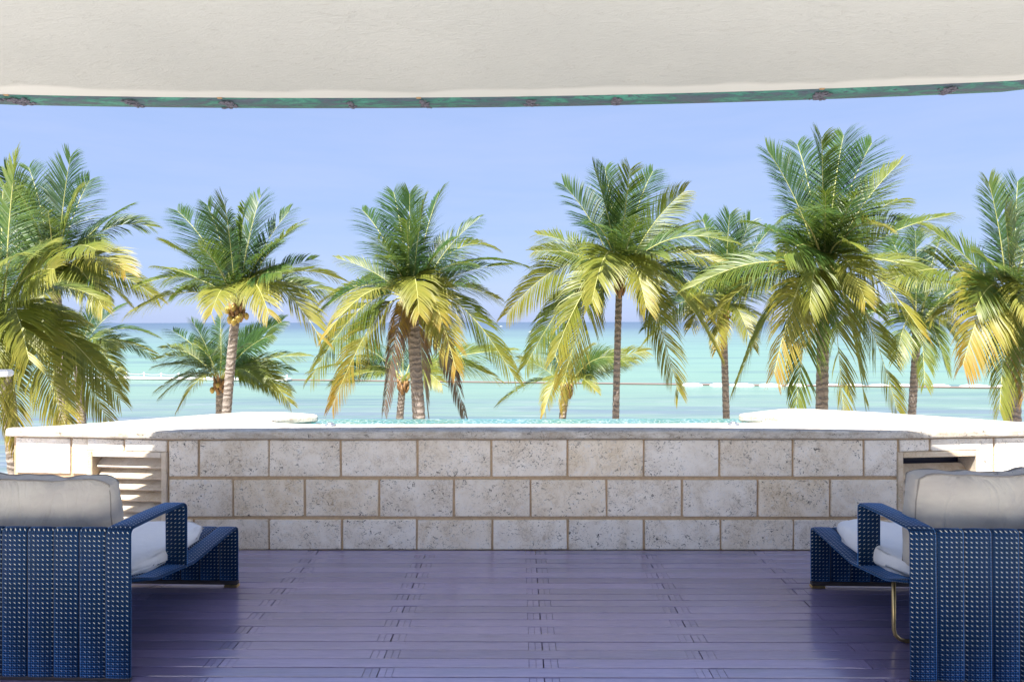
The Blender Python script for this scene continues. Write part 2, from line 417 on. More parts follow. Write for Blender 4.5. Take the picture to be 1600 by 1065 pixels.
# beach: a sloping sheet that dips under the water near y = 27
bm = bmesh.new()
prof = [(-60, SEA_Z+1.0), (0, SEA_Z+0.8), (16, SEA_Z+0.6), (22, SEA_Z+0.35), (27, SEA_Z-0.02), (34, SEA_Z-0.6)]
rows = []
for (y, z) in prof:
    rows.append([bm.verts.new((x, y + 0.8*math.sin(x*0.21), z)) for x in range(-120, 121, 6)])
for a, c in zip(rows, rows[1:]):
    for i in range(len(a)-1): bm.faces.new((a[i], a[i+1], c[i+1], c[i]))
structure(bm_obj('beach', bm, SAND, smooth=True))

# ------------------------------------------------------------------ terrace, deck
DW = 0.0751          # row pitch
WALL_Y = 4.20
bm = bmesh.new()
add_box(bm, -3.44, 3.44, 2.04, WALL_Y+0.02, -0.6, -0.03)
deck = structure(bm_obj('deck', bm, DECK_BASE))
bm = bmesh.new()
add_box(bm, -9, 9, -7.0, 2.035, -0.6, -0.004)  # unseen pale floor, added so bounced sun fills the shade under the roof
for s_ in (-1, 1): add_box(bm, *sorted((s_*3.445, s_*5.2)), 2.037, WALL_Y-0.001, -0.6, -0.004)
structure(bm_obj('added_bounce_floor', bm, BOUNCE_FLOOR))
bm = bmesh.new()
add_box(bm, -5.2, 5.2, -6.9, WALL_Y+0.01, SEA_Z+0.3, -0.605)
tag(bm_obj('terrace_building', bm, PLASTER_OUT), 'pale plastered building storey carrying the terrace below the deck', 'building')

BL = 1.330
def board_mesh():
    bm = bmesh.new()
    w, h, c = DW-0.0065, 0.026, 0.0022
    L = BL-0.004; e = 0.058
    def prism(x0, x1, dz, mi):
        sec = [(-w/2, 0), (-w/2, h-c-dz), (-w/2+c, h-dz), (w/2-c, h-dz), (w/2, h-c-dz), (w/2, 0)]
        a = [bm.verts.new((x0, y, z)) for y, z in sec]; b_ = [bm.verts.new((x1, y, z)) for y, z in sec]
        fs = [bm.faces.new((a[i], a[i+1], b_[i+1], b_[i])) for i in range(5)] + [bm.faces.new(a[::-1]), bm.faces.new(b_)]
        for f in fs: f.material_index = mi
    prism(-L/2+e, L/2-e, 0, 0)
    for s in (-1, 1):
        for j in range(2):
            x0 = L/2-e+0.002 + j*0.0285
            prism(*sorted((s*x0, s*(x0+0.0268))), 0.0010, 0)
    bmesh.ops.recalc_face_normals(bm, faces=bm.faces)
    me = bpy.data.meshes.new('deck_board'); bm.to_mesh(me); bm.free()
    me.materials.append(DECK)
    return me
bme = board_mesh()
random.seed(3)
rowi = 0
y = WALL_Y - 0.002 - DW/2
while rowi < 28:
    off = 0.10 if rowi % 2 == 0 else 0.765
    for kx in range(-4, 4):
        xc = off + (kx+0.5)*BL
        x0_, x1_ = max(xc-BL/2, -3.44), min(xc+BL/2, 3.44)
        if x1_-x0_ < 0.1: continue
        b = bpy.data.objects.new('deck_board', bme); C.objects.link(b); b.parent = deck
        if x1_-x0_ < BL-0.01: b.scale.x = (x1_-x0_)/BL; xc = (x0_+x1_)/2
        b.location = (xc + random.uniform(-0.001, 0.001), y, -0.026 + random.uniform(-0.0008, 0.0006))
    y -= DW; rowi += 1

# ------------------------------------------------------------------ pool wall
pool = empty('pool_wall', (0.0, WALL_Y, 0))
tag(pool, 'low pale coral stone wall of a plunge pool with thick white coping', 'wall')
def wx(px): return P(px, 760, WALL_Y).x * (WALL_Y / P(px, 760, WALL_Y).y)
ROWS = [(0.452, 0.6735), (0.206, 0.430), (0.002, 0.184)]
J1 = [270, 310, 420, 532, 652, 768, 887, 1006, 1124, 1239, 1350, 1402]
J2 = [264, 364, 476, 592, 709, 829, 948, 1066, 1184, 1297, 1402]
J3 = [258, 302, 420, 534, 651, 769, 887, 1006, 1126, 1240, 1352, 1402]
XL, XR = wx(264), wx(1402)
rng = random.Random(11)
inv_pool = Matrix.Translation((0, -WALL_Y, 0))
def block(x0, x1, z0, z1, M=Matrix.Identity(4), dep=0.05):
    bm = bmesh.new()
    yo = rng.uniform(-0.002, 0.0025)
    add_box(bm, x0, x1, yo, dep, z0, z1, 0.004)
    for v in bm.verts: v.co += Vector((rng.uniform(-1, 1), rng.uniform(-0.8, 0.8), rng.uniform(-1, 1)))*0.0022
    bm.transform(M)
    bm_obj('stone_block', bm, STONE, pool)
for js, (z0, z1) in zip((J1, J2, J3), ROWS):
    xs = [wx(j) for j in js]; xs[0] = XL; xs[-1] = XR
    for a, c in zip(xs, xs[1:]):
        block(a+0.0065 if a != XL else a, c-0.0065 if c != XR else c, z0, z1)
bm = bmesh.new()
add_box(bm, XL-0.001, XR+0.001, 0.012, 0.245, 0.0, 0.680)
bm_obj('mortar_core', bm, GROUT, pool)

# wings: local u runs outwards along the face, n goes inwards
def wing(side, vent0, vent1, joints, ulen, missing_top):
    ang = 0.105
    ox = XL if side < 0 else XR
    # local x -> outwards, local y -> into the wall
    ux = Vector((side*math.cos(ang), math.sin(ang), 0)); uy = Vector((-side*math.sin(ang)*1.0, math.cos(ang), 0))
    M = Matrix(((ux.x, uy.x, 0, ox), (ux.y, uy.y, 0, 0.0), (0, 0, 1, 0), (0, 0, 0, 1)))
    v0, v1 = vent0, vent1                     # outer frame, in u
    vz0, vz1 = 0.115, 0.601
    def blocks_row(js, z0, z1):
        for a, c in zip(js, js[1:]):
            spans = [(a+0.0065, c-0.0065, z0, z1)]
            # cut by the vent
            res = []
            for (p, q, r0, r1) in spans:
                if q <= v0 or p >= v1 or r1 <= vz0 or r0 >= vz1: res.append((p, q, r0, r1)); continue
                if p < v0-0.03: res.append((p, v0-0.002, r0, r1))
                if q > v1+0.03: res.append((v1+0.002, q, r0, r1))
                m0, m1 = max(p, v0-0.002), min(q, v1+0.002)
                if r1 > vz1+0.02: res.append((m0, m1, vz1+0.002, r1))
                if r0 < vz0-0.02: res.append((m0, m1, r0, vz0-0.002))
            for (p, q, r0, r1) in res:
                if q-p > 0.02 and r1-r0 > 0.02: block(p, q, r0, r1, M)
    for js, (z0, z1) in zip(joints, ROWS): blocks_row(js, z0, z1)
    # mortar body round the niche
    bm = bmesh.new()
    for (a, c, z0, z1) in ((0.0, v0+0.012, 0, 0.68), (v1-0.012, ulen, 0, 0.68), (v0+0.012, v1-0.012, vz1-0.012, 0.68), (v0+0.012, v1-0.012, 0, vz0+0.012)):
        # the wing slims towards its end, as the coping above does
        add_box(bm, a, c, 0.012, max(0.05, 0.16), z0, z1)
    bm.transform(M); bm_obj('mortar_core', bm, GROUT, pool)
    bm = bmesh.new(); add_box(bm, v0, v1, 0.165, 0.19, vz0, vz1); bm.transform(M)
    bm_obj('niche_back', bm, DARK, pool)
    # stone surround and louvres
    vent = empty('vent', (0, 0, 0)); vent.parent = pool
    fw = 0.036
    def fr(a, c, z0, z1):
        bm = bmesh.new(); add_box(bm, a, c, -0.008, 0.15, z0, z1, 0.004); bm.transform(M)
        bm_obj('surround', bm, TRIM, vent)
    fr(v0, v0+fw, vz0, vz1); fr(v1-fw, v1, vz0, vz1)
    fr(v0+fw+0.001, v1-fw-0.001, vz1-fw, vz1-0.001); fr(v0+fw+0.001, v1-fw-0.001, vz0+0.001, vz0+fw)
    n = 6; zt = vz1-fw; zb = vz0+fw; st = (zt-zb)/n
    for i in range(n):
        if missing_top and i == 0: continue
        zc = zt - (i+0.5)*st
        bm = bmesh.new()
        T = Matrix.Translation((0, 0.075, zc)) @ Matrix.Rotation(math.radians(40), 4, 'X')
        add_box(bm, v0+fw+0.001, v1-fw-0.001, -0.058, 0.058, -0.009, 0.009, 0.003, T)
        bm.transform(M); bm_obj('louvre', bm, TRIM, vent)
    return M
WL = 1.06
wing(-1, 0.012, 0.545, [[0.012, 0.30, 0.660, WL-0.015], [0.012, 0.15, 0.50, 0.83, WL-0.015], [0.012, 0.31, 0.66, WL-0.015]], WL, False)
wing(+1, 0.000, 0.55, [[0.012, 0.215, 0.640, 1.06, WL+0.40], [0.012, 0.06, 0.50, 0.86, WL+0.40], [0.012, 0.31, 0.70, 1.1, WL+0.40]], WL+0.42, True)

# coping: outline in plan, front edge bullnosed
CT, CB = 0.734, 0.684
def arc(pts, n):      # Catmull-Rom through pts
    res = []
    for i in range(len(pts)-1):
        p0 = Vector(pts[max(i-1, 0)]); p1 = Vector(pts[i]); p2 = Vector(pts[i+1]); p3 = Vector(pts[min(i+2, len(pts)-1)])
        for j in range(n):
            t = j/n
            res.append(0.5*((2*p1)+(p2-p0)*t+(2*p0-5*p1+4*p2-p3)*t*t+(3*p1-p0-3*p2+p3)*t**3))
    res.append(Vector(pts[-1])); return res
ya = math.tan(0.105)
def fy(x):
    if x < XL: return WALL_Y-0.03+(XL-x)*ya
    if x > XR: return WALL_Y-0.03+(x-XR)*ya
    return WALL_Y-0.03
front = [Vector((x, fy(x))) for x in (XL-WL-0.02, -2.9, -2.5, XL-0.06, XL, XL+0.06, -1.0, 0.0, 1.0, XR-0.06, XR, XR+0.06, 2.7, 3.1, 3.7)]
back_r = arc([(3.76, 4.40), (3.4, 4.50), (2.9, 4.86), (2.45, 5.13), (2.11, 5.27), (1.86, 5.15), (1.61, 4.975)], 6)
tip_r = arc([(1.61, 4.975), (1.585, 4.93), (1.615, 4.895)], 4)[1:]
notch_r = arc([(1.615, 4.895), (1.74, 4.84), (1.835, 4.745), (1.82, 4.66), (1.66, 4.575), (1.40, 4.52)], 6)[1:]
mid = arc([(1.40, 4.52), (0.8, 4.495), (0.1, 4.49), (-0.7, 4.475), (-1.29, 4.475)], 6)[1:]
notch_l = arc([(-1.29, 4.475), (-1.52, 4.52), (-1.665, 4.60), (-1.66, 4.70), (-1.58, 4.79), (-1.475, 4.86)], 6)[1:]
tip_l = arc([(-1.475, 4.86), (-1.445, 4.90), (-1.475, 4.955)], 4)[1:]
back_l = arc([(-1.475, 4.955), (-1.68, 5.06), (-1.93, 5.09), (-2.12, 5.05), (-2.6, 4.72), (-3.0, 4.43), (XL-WL-0.03, 4.345)], 6)[1:]
outline = front + back_r + tip_r + notch_r + mid + notch_l + tip_l + back_l
ol = [outline[0]]
for p in outline[1:]:
    if (p-ol[-1]).length > 0.004: ol.append(p)
def coping_mesh():
    bm = bmesh.new()
    n = len(ol)
    nor = []
    for i in range(n):
        t = (ol[(i+1) % n]-ol[i-1]).normalized(); nor.append(Vector((t.y, -t.x)))   # outward for CCW
    r = 0.016
    prof = [(0.012, CB), (0.002, CB+0.006), (0.0, CB+0.012)] + [(r*(1-math.cos(a)), CT-r+r*math.sin(a)) for a in (0.0, PI/6, PI/3, PI/2)]
    rings = [[bm.verts.new((ol[i].x-nor[i].x*o, ol[i].y-nor[i].y*o-WALL_Y, z)) for i in range(n)] for o, z in prof]
    for a, b_ in zip(rings, rings[1:]):
        for i in range(n): bm.faces.new((a[i], a[(i+1) % n], b_[(i+1) % n], b_[i]))
    from mathutils.geometry import delaunay_2d_cdt
    for ring in (rings[-1], rings[0]):
        co = [Vector((v.co.x, v.co.y)) for v in ring]
        vv, _, ff, ov, _, _ = delaunay_2d_cdt(co, [], [list(range(n))], 1, 1e-6)
        zz = ring[0].co.z
        nv = [ring[o[0]] if o else bm.verts.new((p.x, p.y, zz)) for p, o in zip(vv, ov)]
        for f in ff:
            q = [nv[i] for i in f]
            if len(set(q)) == len(q):
                try: bm.faces.new(q)
                except ValueError: pass
    return bm
bm_obj('coping', coping_mesh(), COPING, pool)
# fine mortar joints across the coping, as sunk dark lines of grout set just proud of nothing: short sheets 1 mm above
for (a, c) in (((2.62, fy(2.62)+0.022), (2.50, 5.02)), ((-2.78, fy(-2.78)+0.022), (-2.70, 4.60))):
    a = Vector((a[0], a[1])); c = Vector((c[0], c[1])); s = (c-a).normalized(); s = Vector((s.y, -s.x))*0.0015
    bm = bmesh.new()
    bm.faces.new([bm.verts.new((q.x, q.y-WALL_Y, CT+0.0006)) for q in (a-s, a+s, c+s, c-s)])
    bm_obj('coping_joint', bm, GROUT, pool)
# pool basin, tile band, water
bm = bmesh.new()
add_box(bm, -2.05, 2.05, 0.25, 0.255, -0.2, CB-0.002)
add_box(bm, -2.4, 2.45, 0.262, 1.01, -0.6, 0.40)
bm_obj('basin', bm, PLASTER_OUT, pool)
bm = bmesh.new()
add_box(bm, -1.47, 1.60, 0.985, 1.01, 0.405, 0.662, 0.004)
bm_obj('overflow_edge', bm, TILE, pool)
# curved tile lining under the coping notches, built of single mosaic tiles
def lining(path, name='mosaic_tile'):
    bm = bmesh.new()
    acc = 0.0; last = path[0]
    pts = [path[0]]
    for p in path[1:]:
        d = (p-last).length
        if d >= 0.024: pts.append(p); last = p
    for a, c in zip(pts, pts[1:]):
        t = (c-a); L = t.length
        if L > 0.09: continue
        t.normalize(); nrm = Vector((t.y, -t.x)); k = max(1, round(L/0.03))
        for q in range(k):
            for zz in (0.657, 0.630):
                m_ = a + t*L*(q+0.5)/k
                M = Matrix(((t.x, nrm.x, 0, m_.x), (t.y, nrm.y, 0, m_.y-WALL_Y), (0, 0, 1, zz), (0, 0, 0, 1)))
                add_box(bm, -L/k/2+0.0015, L/k/2-0.0015, 0.004, 0.014, 0, 0.0245, 0, M)
    return bm
for path in (notch_l + tip_l[:2], tip_r[-2:] + notch_r):
    bm = lining(path)
    o = bm_obj('mosaic_tile', bm, TILE, pool); o['kind'] = 'stuff'
def side_body(path, cx):
    bm = bmesh.new()
    lo = [bm.verts.new((p.x, p.y-WALL_Y, -0.6)) for p in path]; hi = [bm.verts.new((p.x, p.y-WALL_Y, CB-0.001)) for p in path]
    n = len(path)
    for i in range(n): bm.faces.new((lo[i], lo[(i+1) % n], hi[(i+1) % n], hi[i]))
    bm_obj('end_body', bm, PLASTER_OUT, pool)
def inset(path, d):
    n = len(path); res = []
    for i in range(n):
        t = (path[(i+1) % n]-path[i-1]).normalized(); res.append(path[i]-Vector((t.y, -t.x))*d)
    return res
side_body(inset([Vector((2.36, 4.46)), Vector((2.9, 4.50))] + [p for p in back_r if p.x < 2.9] + tip_r + notch_r[:-9], 0.02), 2)
side_body(inset(notch_l[8:] + tip_l + [p for p in back_l if p.x > -2.75] + [Vector((-2.75, 4.48)), Vector((-2.2, 4.46))], 0.02), -2)
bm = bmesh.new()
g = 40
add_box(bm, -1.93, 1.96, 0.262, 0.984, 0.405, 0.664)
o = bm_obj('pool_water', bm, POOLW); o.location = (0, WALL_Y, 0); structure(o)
# metal knobs standing on the coping
def knob(px, label):
    d = 0.666*F/162.0
    c = P(px, 668, d)
    t = empty('pool_knob', (c.x, c.y, CT))
    tag(t, label, 'knob', 'metal knobs on the pool coping')
    def lathe(prof):
        bm = bmesh.new(); n = 20
        rings = [[bm.verts.new((r*math.cos(2*PI*i/n), r*math.sin(2*PI*i/n), z)) for i in range(n)] for r, z in prof]
        for a, b_ in zip(rings, rings[1:]):
            for i in range(n): bm.faces.new((a[i], a[(i+1) % n], b_[(i+1) % n], b_[i]))
        bm.faces.new(rings[-1]); return bm
    bm_obj('base_ring', lathe([(0.036, 0), (0.037, 0.006), (0.033, 0.012), (0.026, 0.014)]), GREYMETAL, t, True)
    bm_obj('button', lathe([(0.020, 0.013), (0.020, 0.020), (0.015, 0.024), (0.006, 0.026)]), GREYMETAL, t, True)
knob(516, 'round grey metal knob on the coping by the left pool corner')
knob(1146, 'round grey metal knob on the coping by the right pool corner')

# white rail end coming in at the left picture edge
rail = empty('handrail', (-3.8, 3.1, 0))
tag(rail, 'white rounded handrail end crossing in front of the palm at the left edge', 'handrail')
e = P(15, 582.5, 3.1)
bm = bmesh.new()
add_box(bm, e.x-1.9, e.x+0.006, e.y-0.025, e.y+0.025, e.z-0.016, e.z+0.016, 0.008)
o = bm_obj('rail_bar', bm, WHITE, rail); o.location = (3.8, -3.1, 0)
bm = bmesh.new()
add_box(bm, e.x-1.6, e.x-1.56, e.y-0.02, e.y+0.02, 0.0, e.z-0.02, 0.004)
o = bm_obj('rail_post', bm, WHITE, rail); o.location = (3.8, -3.1, 0)

# ------------------------------------------------------------------ roof over the terrace
H = 2.46
def edge_y(x):
    v = 3.222 - (x+0.6)**2/42.0
    if x < -2.50: v -= (-2.50-x)*0.48+max(0, -3.15-x)*1.6  # ends bent back, mostly out of view, to steer the shadow and admit sun
    if x > 2.24: v -= (x-2.24)*0.42+max(0, x-2.95)*1.6
    return max(v, RB+0.02)
RB = 0.72
roof = empty('canopy_roof', (0, 2.0, H))
tag(roof, 'flat cream plaster roof overhead with a gently curved front edge', 'roof')
xs = [i*0.1 for i in range(-40, 40)]
bm = bmesh.new(); uvl = bm.loops.layers.uv.new('UVMap')
NV = 14
grid = []
for x in xs:
    ye = edge_y(x); col = []
    for j in range(NV):
        f = (j/(NV-1))**1.6
        col.append((bm.verts.new((x, ye-(ye-RB)*f-2.0, 0)), (x, (ye-RB)*f)))
    grid.append(col)
for a, c in zip(grid, grid[1:]):
    for j in range(NV-1):
        q = (a[j], c[j], c[j+1], a[j+1])
        f = bm.faces.new([t[0] for t in q])
        for lp, t in zip(f.loops, q): lp[uvl].uv = t[1]
me = bpy.data.meshes.new('soffit'); bm.to_mesh(me); bm.free()
for p in me.polygons: p.use_smooth = True
obj('soffit', me, CEIL, roof)
bm = bmesh.new()   # slab above the soffit
lo = []; 
for x in xs: lo.append((x, edge_y(x)))
ring = lo + [(3.9, RB), (-4.0, RB)]
a = [bm.verts.new((x, y-2.0, 0.003)) for x, y in ring]; b_ = [bm.verts.new((x, y-2.0, 0.24)) for x, y in ring]
for i in range(len(ring)): bm.faces.new((a[i], a[(i+1) % len(ring)], b_[(i+1) % len(ring)], b_[i]))
f1 = bm.faces.new(b_); f0 = bm.faces.new(a[::-1]); bmesh.ops.triangulate(bm, faces=[f1, f0])
bm_obj('slab', bm, PLASTER_OUT, roof)
for sx in (-3.25, 3.25):
    bm = bmesh.new()
    add_tube(bm, [(sx, -1.02, -H), (sx, -1.02, -0.1), (sx, -1.02, -0.001)], 0.11, 20)
    bm_obj('column', bm, PLASTER_OUT, roof, True)
# copper gutter under the edge: sections between lumpy oxidised joints
gut = empty('copper_gutter', (0, 3.2, H))
tag(gut, 'green patinated copper gutter along the curved roof edge', 'gutter')
def gsec(x0, x1):
    bm = bmesh.new(); n = max(2, int((x1-x0)/0.08))
    prof = [(0.002, 0.03), (0.002, -0.002), (0.03, -0.013), (0.075, -0.016), (0.118, -0.012), (0.135, 0.006), (0.135, 0.06)]
    rings = []
    for i in range(n+1):
        x = x0+(x1-x0)*i/n; ye = edge_y(x)
        rings.append([bm.verts.new((x, ye+o-3.2, z)) for o, z in prof])
    for a, c in zip(rings, rings[1:]):
        for i in range(len(prof)-1): bm.faces.new((a[i], a[i+1], c[i+1], c[i]))
    bm_obj('gutter_section', bm, PATINA, gut, True)
gx = [P(px, 158, 3.28).x for px in (45, 215, 360, 550, 665, 830, 960, 1268, 1445, 1588)]
allx = [-4.0, -3.1] + gx + [2.95, 3.9]
for a, c in zip(allx, allx[1:]): gsec(a, c-0.001)
rng = random.Random(5)
for i, x in enumerate(gx):
    bm = bmesh.new(); ye = edge_y(x)
    big = (1.5, 1.0, 1.2, 0.5, 0.7, 0.8, 0.8, 1.6, 1.1, 1.0)[i]
    for q in range(int(34*big)+14):     # crust of flakes round the bracket strap
        c = Vector((x+rng.gauss(0, 0.015*big), ye-3.2+rng.uniform(0.006, 0.100), -0.017+rng.uniform(-0.003, 0.004)))
        r = rng.uniform(0.004, 0.009)
        bmesh.ops.create_icosphere(bm, subdivisions=1, radius=r, matrix=Matrix.Translation(c) @ Matrix.Diagonal((rng.uniform(0.8, 2), rng.uniform(0.8, 1.8), 0.7, 1)))
    br = bm_obj('bracket', bm, OXIDE, gut)
    if i in (0, 2, 4, 7, 9):
        bm = bmesh.new(); add_box(bm, x-0.036, x-0.014, ye-3.2-0.008, ye-3.2+0.004, -0.005, 0.0, 0.001)
        bm_obj('rusty_clip', bm, RUST, br)

# ------------------------------------------------------------------ lounge chairs
def ribbon(path, x0, x1, th, uoff=0.0):
    """strip of woven webbing: path of (y, z), width x0..x1, thickness th; rounded edges"""
    pts = [Vector(p) for p in path]
    # round the corners
    rp = [pts[0]]
    for i in range(1, len(pts)-1):
        a, p, c = pts[i-1], pts[i], pts[i+1]
        r = min(0.028, (p-a).length*0.45, (c-p).length*0.45)
        s = p+(a-p).normalized()*r; e_ = p+(c-p).normalized()*r
        for t in (0, 0.25, 0.5, 0.75, 1): rp.append(s*(1-t)**2+p*2*t*(1-t)+e_*t*t)
    rp.append(pts[-1])
    bm = bmesh.new(); uvl = bm.loops.layers.uv.new('UVMap')
    w = x1-x0; e2 = 0.006
    cross = [(x0, -0.25), (x0+e2*0.4, 0.3), (x0+e2, 0.5), (x0+w*0.5, 0.62), (x1-e2, 0.5), (x1-e2*0.4, 0.3), (x1, -0.25), (x1-e2, -0.5), (x0+w*0.5, -0.6), (x0+e2, -0.5)]
    rings = []; acc = 0
    for i, p in enumerate(rp):
        if i: acc += (p-rp[i-1]).length
        t = (rp[min(i+1, len(rp)-1)]-rp[max(i-1, 0)]).normalized(); nrm = Vector((-t.y, t.x))
        rings.append([(bm.verts.new((x, (p+nrm*k*th).x, (p+nrm*k*th).y)), (x+uoff, acc)) for x, k in cross])
    n = len(cross)
    for a, c in zip(rings, rings[1:]):
        for i in range(n):
            q = (a[i], a[(i+1) % n], c[(i+1) % n], c[i])
            f = bm.faces.new([t[0] for t in q])
            for lp, t in zip(f.loops, q): lp[uvl].uv = t[1]
    bm.faces.new([t[0] for t in rings[0]]); bm.faces.new([t[0] for t in rings[-1]])
    return bm
SW, SG, NS = 0.1003, 0.0037, 8
CY = 2.66            # y of the outside of the back
def chair(side, xo, label, tube_x):
    t = empty('lounge_chair', (xo, CY, 0))
    tag(t, label, 'chair', 'blue woven lounge chairs on the deck')
    def part(name, bm, mat, smooth=True, parent=None):
        return bm_obj(name, bm, mat, parent or t, smooth)
    # local x outwards from the inner (middle-of-picture) edge
    full = [(0.955, 0.035), (0.955, 0.318), (0.50, 0.288), (0.19, 0.330), (0.075, 0.43), (0.040, 0.582), (0.0, 0.594), (-0.004, 0.015)]
    for i in range(NS):
        a = i*(SW+SG); x0, x1 = sorted((side*a, side*(a+SW)))
        seat = [(0.955, 0.035), (0.955, 0.318), (0.50, 0.288), (0.19, 0.330), (0.012, 0.388)]
        part('woven_strip', ribbon(seat if i in (0, NS-1) else full, x0, x1, 0.013, 0.0031), WEAVE)
    for a in (0.0, (NS-1)*(SW+SG)):
        x0, x1 = sorted((side*a, side*(a+SW)))
        arm = [(0.425, 0.298), (0.425, 0.583), (0.22, 0.592), (0.0, 0.594), (-0.004, 0.015)]
        part('armrest', ribbon(arm, x0, x1, 0.013, 0.0031), WEAVE)
    W = NS*(SW+SG)-SG
    x0, x1 = sorted((side*(SW+0.004), side*(W-SW-0.004)))
    part('lining', ribbon(full, x0, x1, 0.004), DARK)  # near-black sheets added so the gaps between strips look shaded
    x0, x1 = sorted((side*0.006, side*(W-0.006)))
    part('lining', ribbon([(0.955, 0.035), (0.955, 0.318), (0.50, 0.288), (0.19, 0.330), (0.012, 0.388)], x0, x1, 0.004), DARK)
    part('lining', ribbon([(0.0, 0.580), (-0.004, 0.016)], x0, x1, 0.004), DARK)
    bm = bmesh.new()
    x0, x1 = sorted((0, side*W)); add_box(bm, x0, x1, 0.938, 0.966, 0.014, 0.034, 0.003)
    part('base_rail', bm, RAIL_DARK, False)
    for a in (0.0, W-0.07):
        bm = bmesh.new(); x0, x1 = sorted((side*(a-0.003), side*(a+0.07)))
        add_box(bm, x0, x1, 0.934, 0.970, 0.0, 0.0135, 0.003)
        part('brass_foot', bm, BRASS, False)
    bm = bmesh.new()
    x0, x1 = sorted((0, side*W)); add_box(bm, x0, x1, -0.012, 0.006, 0.0, 0.016, 0.003)
    part('base_rail', bm, RAIL_DARK, False)
    # brass tube sled under the seat
    bm = bmesh.new(); q = []
    xa, xb, r = tube_x, W-0.12, 0.05
    for (x, z) in [(xa, 0.30), (xa, 0.0+r+0.009)] + [(xa+r-r*math.cos(u), 0.009+r-r*math.sin(u)) for u in (0.5, 1.0, PI/2)] + \
                  [(xb-r+r*math.sin(u), 0.009+r-r*math.cos(u)) for u in (0.0, 0.6, 1.1, PI/2)] + [(xb, 0.30)]:
        q.append((side*x, 0.335, z))
    add_tube(bm, q, 0.0085, 10); part('tube_leg', bm, BRASS)
    t.rotation_euler.z = -0.027
    return t
XCL, XCR = -1.517, 1.512
chair(-1, XCL, 'blue woven lounge chair in front of the all-slatted left vent, no tube leg showing', 0.27)
chair(+1, XCR, 'blue woven lounge chair in front of the right vent, brass tube leg showing', 0.112)

# ------------------------------------------------------------------ cushions
def cushion(name, cx, cy, cz, sx, sy, sz, tilt, label, cat, mat, pmat, bulge=0.22, group=None, seed=0, yaw=0.0):
    """box cushion, panels bulging, edges pinched, corded seams"""
    rg = random.Random(seed); nx, ny, nz_ = 22, 10, 8
    bm = bmesh.new()
    vs = {}
    def shape(u, v, w):      # u,v,w in -1..1
        fx = 1-abs(u)**4; fy = 1-abs(v)**4; fz = 1-abs(w)**4
        x = sx/2*u*(1-0.02*(abs(v)*abs(w))) * (1+0.03*fy*fz)
        y = sy/2*v*(0.56+0.52*fx**0.5*fz**0.6)
        z = sz/2*w*(0.92+0.10*fx**0.6)
        wr = 0.004*math.sin(u*9+seed*2+w*2.0)*(abs(w)) + 0.003*math.sin(u*17+v*3+seed)+0.004*math.sin(w*6+u*4+seed*3)
        y += wr*(1 if v > 0 else -1)*(0.5+0.5*abs(v)); z += 0.7*wr*abs(w)
        # soft sag of the long edge
        z -= (0.010*math.sin((u+0.2*seed)*2.2) + 0.006*(1-abs(u)))*(w > 0)
        x *= 1-0.018*(w+1)
        z -= 0.035*sz*(abs(u)**7)*(w > 0)*abs(w)
        return Vector((x, y, z))
    def vert(i, j, k):
        key = (i, j, k)
        if key not in vs:
            u, v, w = 2*i/nx-1, 2*j/ny-1, 2*k/nz_-1
            # round the box corners a little
            q = Vector((u, v, w))
            p = shape(u, v, w)
            vs[key] = bm.verts.new(p)
        return vs[key]
    for i in range(nx):
        for j in range(ny):
            for k in (0, nz_): bm.faces.new((vert(i, j, k), vert(i+1, j, k), vert(i+1, j+1, k), vert(i, j+1, k)))
        for k in range(nz_):
            for j in (0, ny): bm.faces.new((vert(i, j, k), vert(i+1, j, k), vert(i+1, j, k+1), vert(i, j, k+1)))
    for j in range(ny):
        for k in range(nz_):
            for i in (0, nx): bm.faces.new((vert(i, j, k), vert(i, j+1, k), vert(i, j+1, k+1), vert(i, j, k+1)))
    loops = []
    if 'back' in name:
        for j in (0, ny): loops.append([vs[(i, j, nz_)].co.copy() for i in range(nx+1)] + [vs[(nx, j, k)].co.copy() for k in range(nz_-1, -1, -1)] +
                                       [vs[(i, j, 0)].co.copy() for i in range(nx-1, -1, -1)] + [vs[(0, j, k)].co.copy() for k in range(1, nz_+1)])
    else:
        for k in (0,): loops.append([vs[(i, 0, k)].co.copy() for i in range(nx+1)] + [vs[(nx, j, k)].co.copy() for j in range(1, ny+1)] +
                                        [vs[(i, ny, k)].co.copy() for i in range(nx-1, -1, -1)] + [vs[(0, j, k)].co.copy() for j in range(ny-1, -1, -1)])
    bmesh.ops.recalc_face_normals(bm, faces=bm.faces)
    be = [e_ for e_ in bm.edges if len(e_.link_faces) == 2 and e_.calc_face_angle(0) > 0.9]
    bmesh.ops.bevel(bm, geom=be, offset=0.010 if 'back' in name else 0.015, segments=3, affect='EDGES', profile=0.5)
    o = bm_obj(name, bm, mat, None, True)
    o.location = (cx, cy, cz); o.rotation_euler = (tilt, 0, yaw)
    tag(o, label, cat, group)
    bm = bmesh.new()
    for lp in loops:
        add_tube(bm, [p*0.992 for p in lp], 0.0034, 6, False)
    bm_obj('piping', bm, pmat, o, True)
    return o
cushion('seat_cushion', XCL-0.44, CY+0.52, 0.350, 0.72, 0.78, 0.078, -0.02, 'flat white seat pad on the left blue chair', 'cushion', WHITEFAB, PIPEW, group='white seat pads on the lounge chairs', seed=1)
cushion('seat_cushion', XCR+0.44, CY+0.52, 0.350, 0.72, 0.78, 0.078, -0.02, 'flat white seat pad on the right blue chair', 'cushion', WHITEFAB, PIPEW, group='white seat pads on the lounge chairs', seed=2)
cushion('back_cushion', XCL-0.49, CY+0.175, 0.572, 0.68, 0.14, 0.385, 0.03, 'beige back cushion on the left chair, hiding the lower part of the slatted vent', 'cushion', BEIGE, PIPE, group='beige back cushions on the lounge chairs', seed=3)
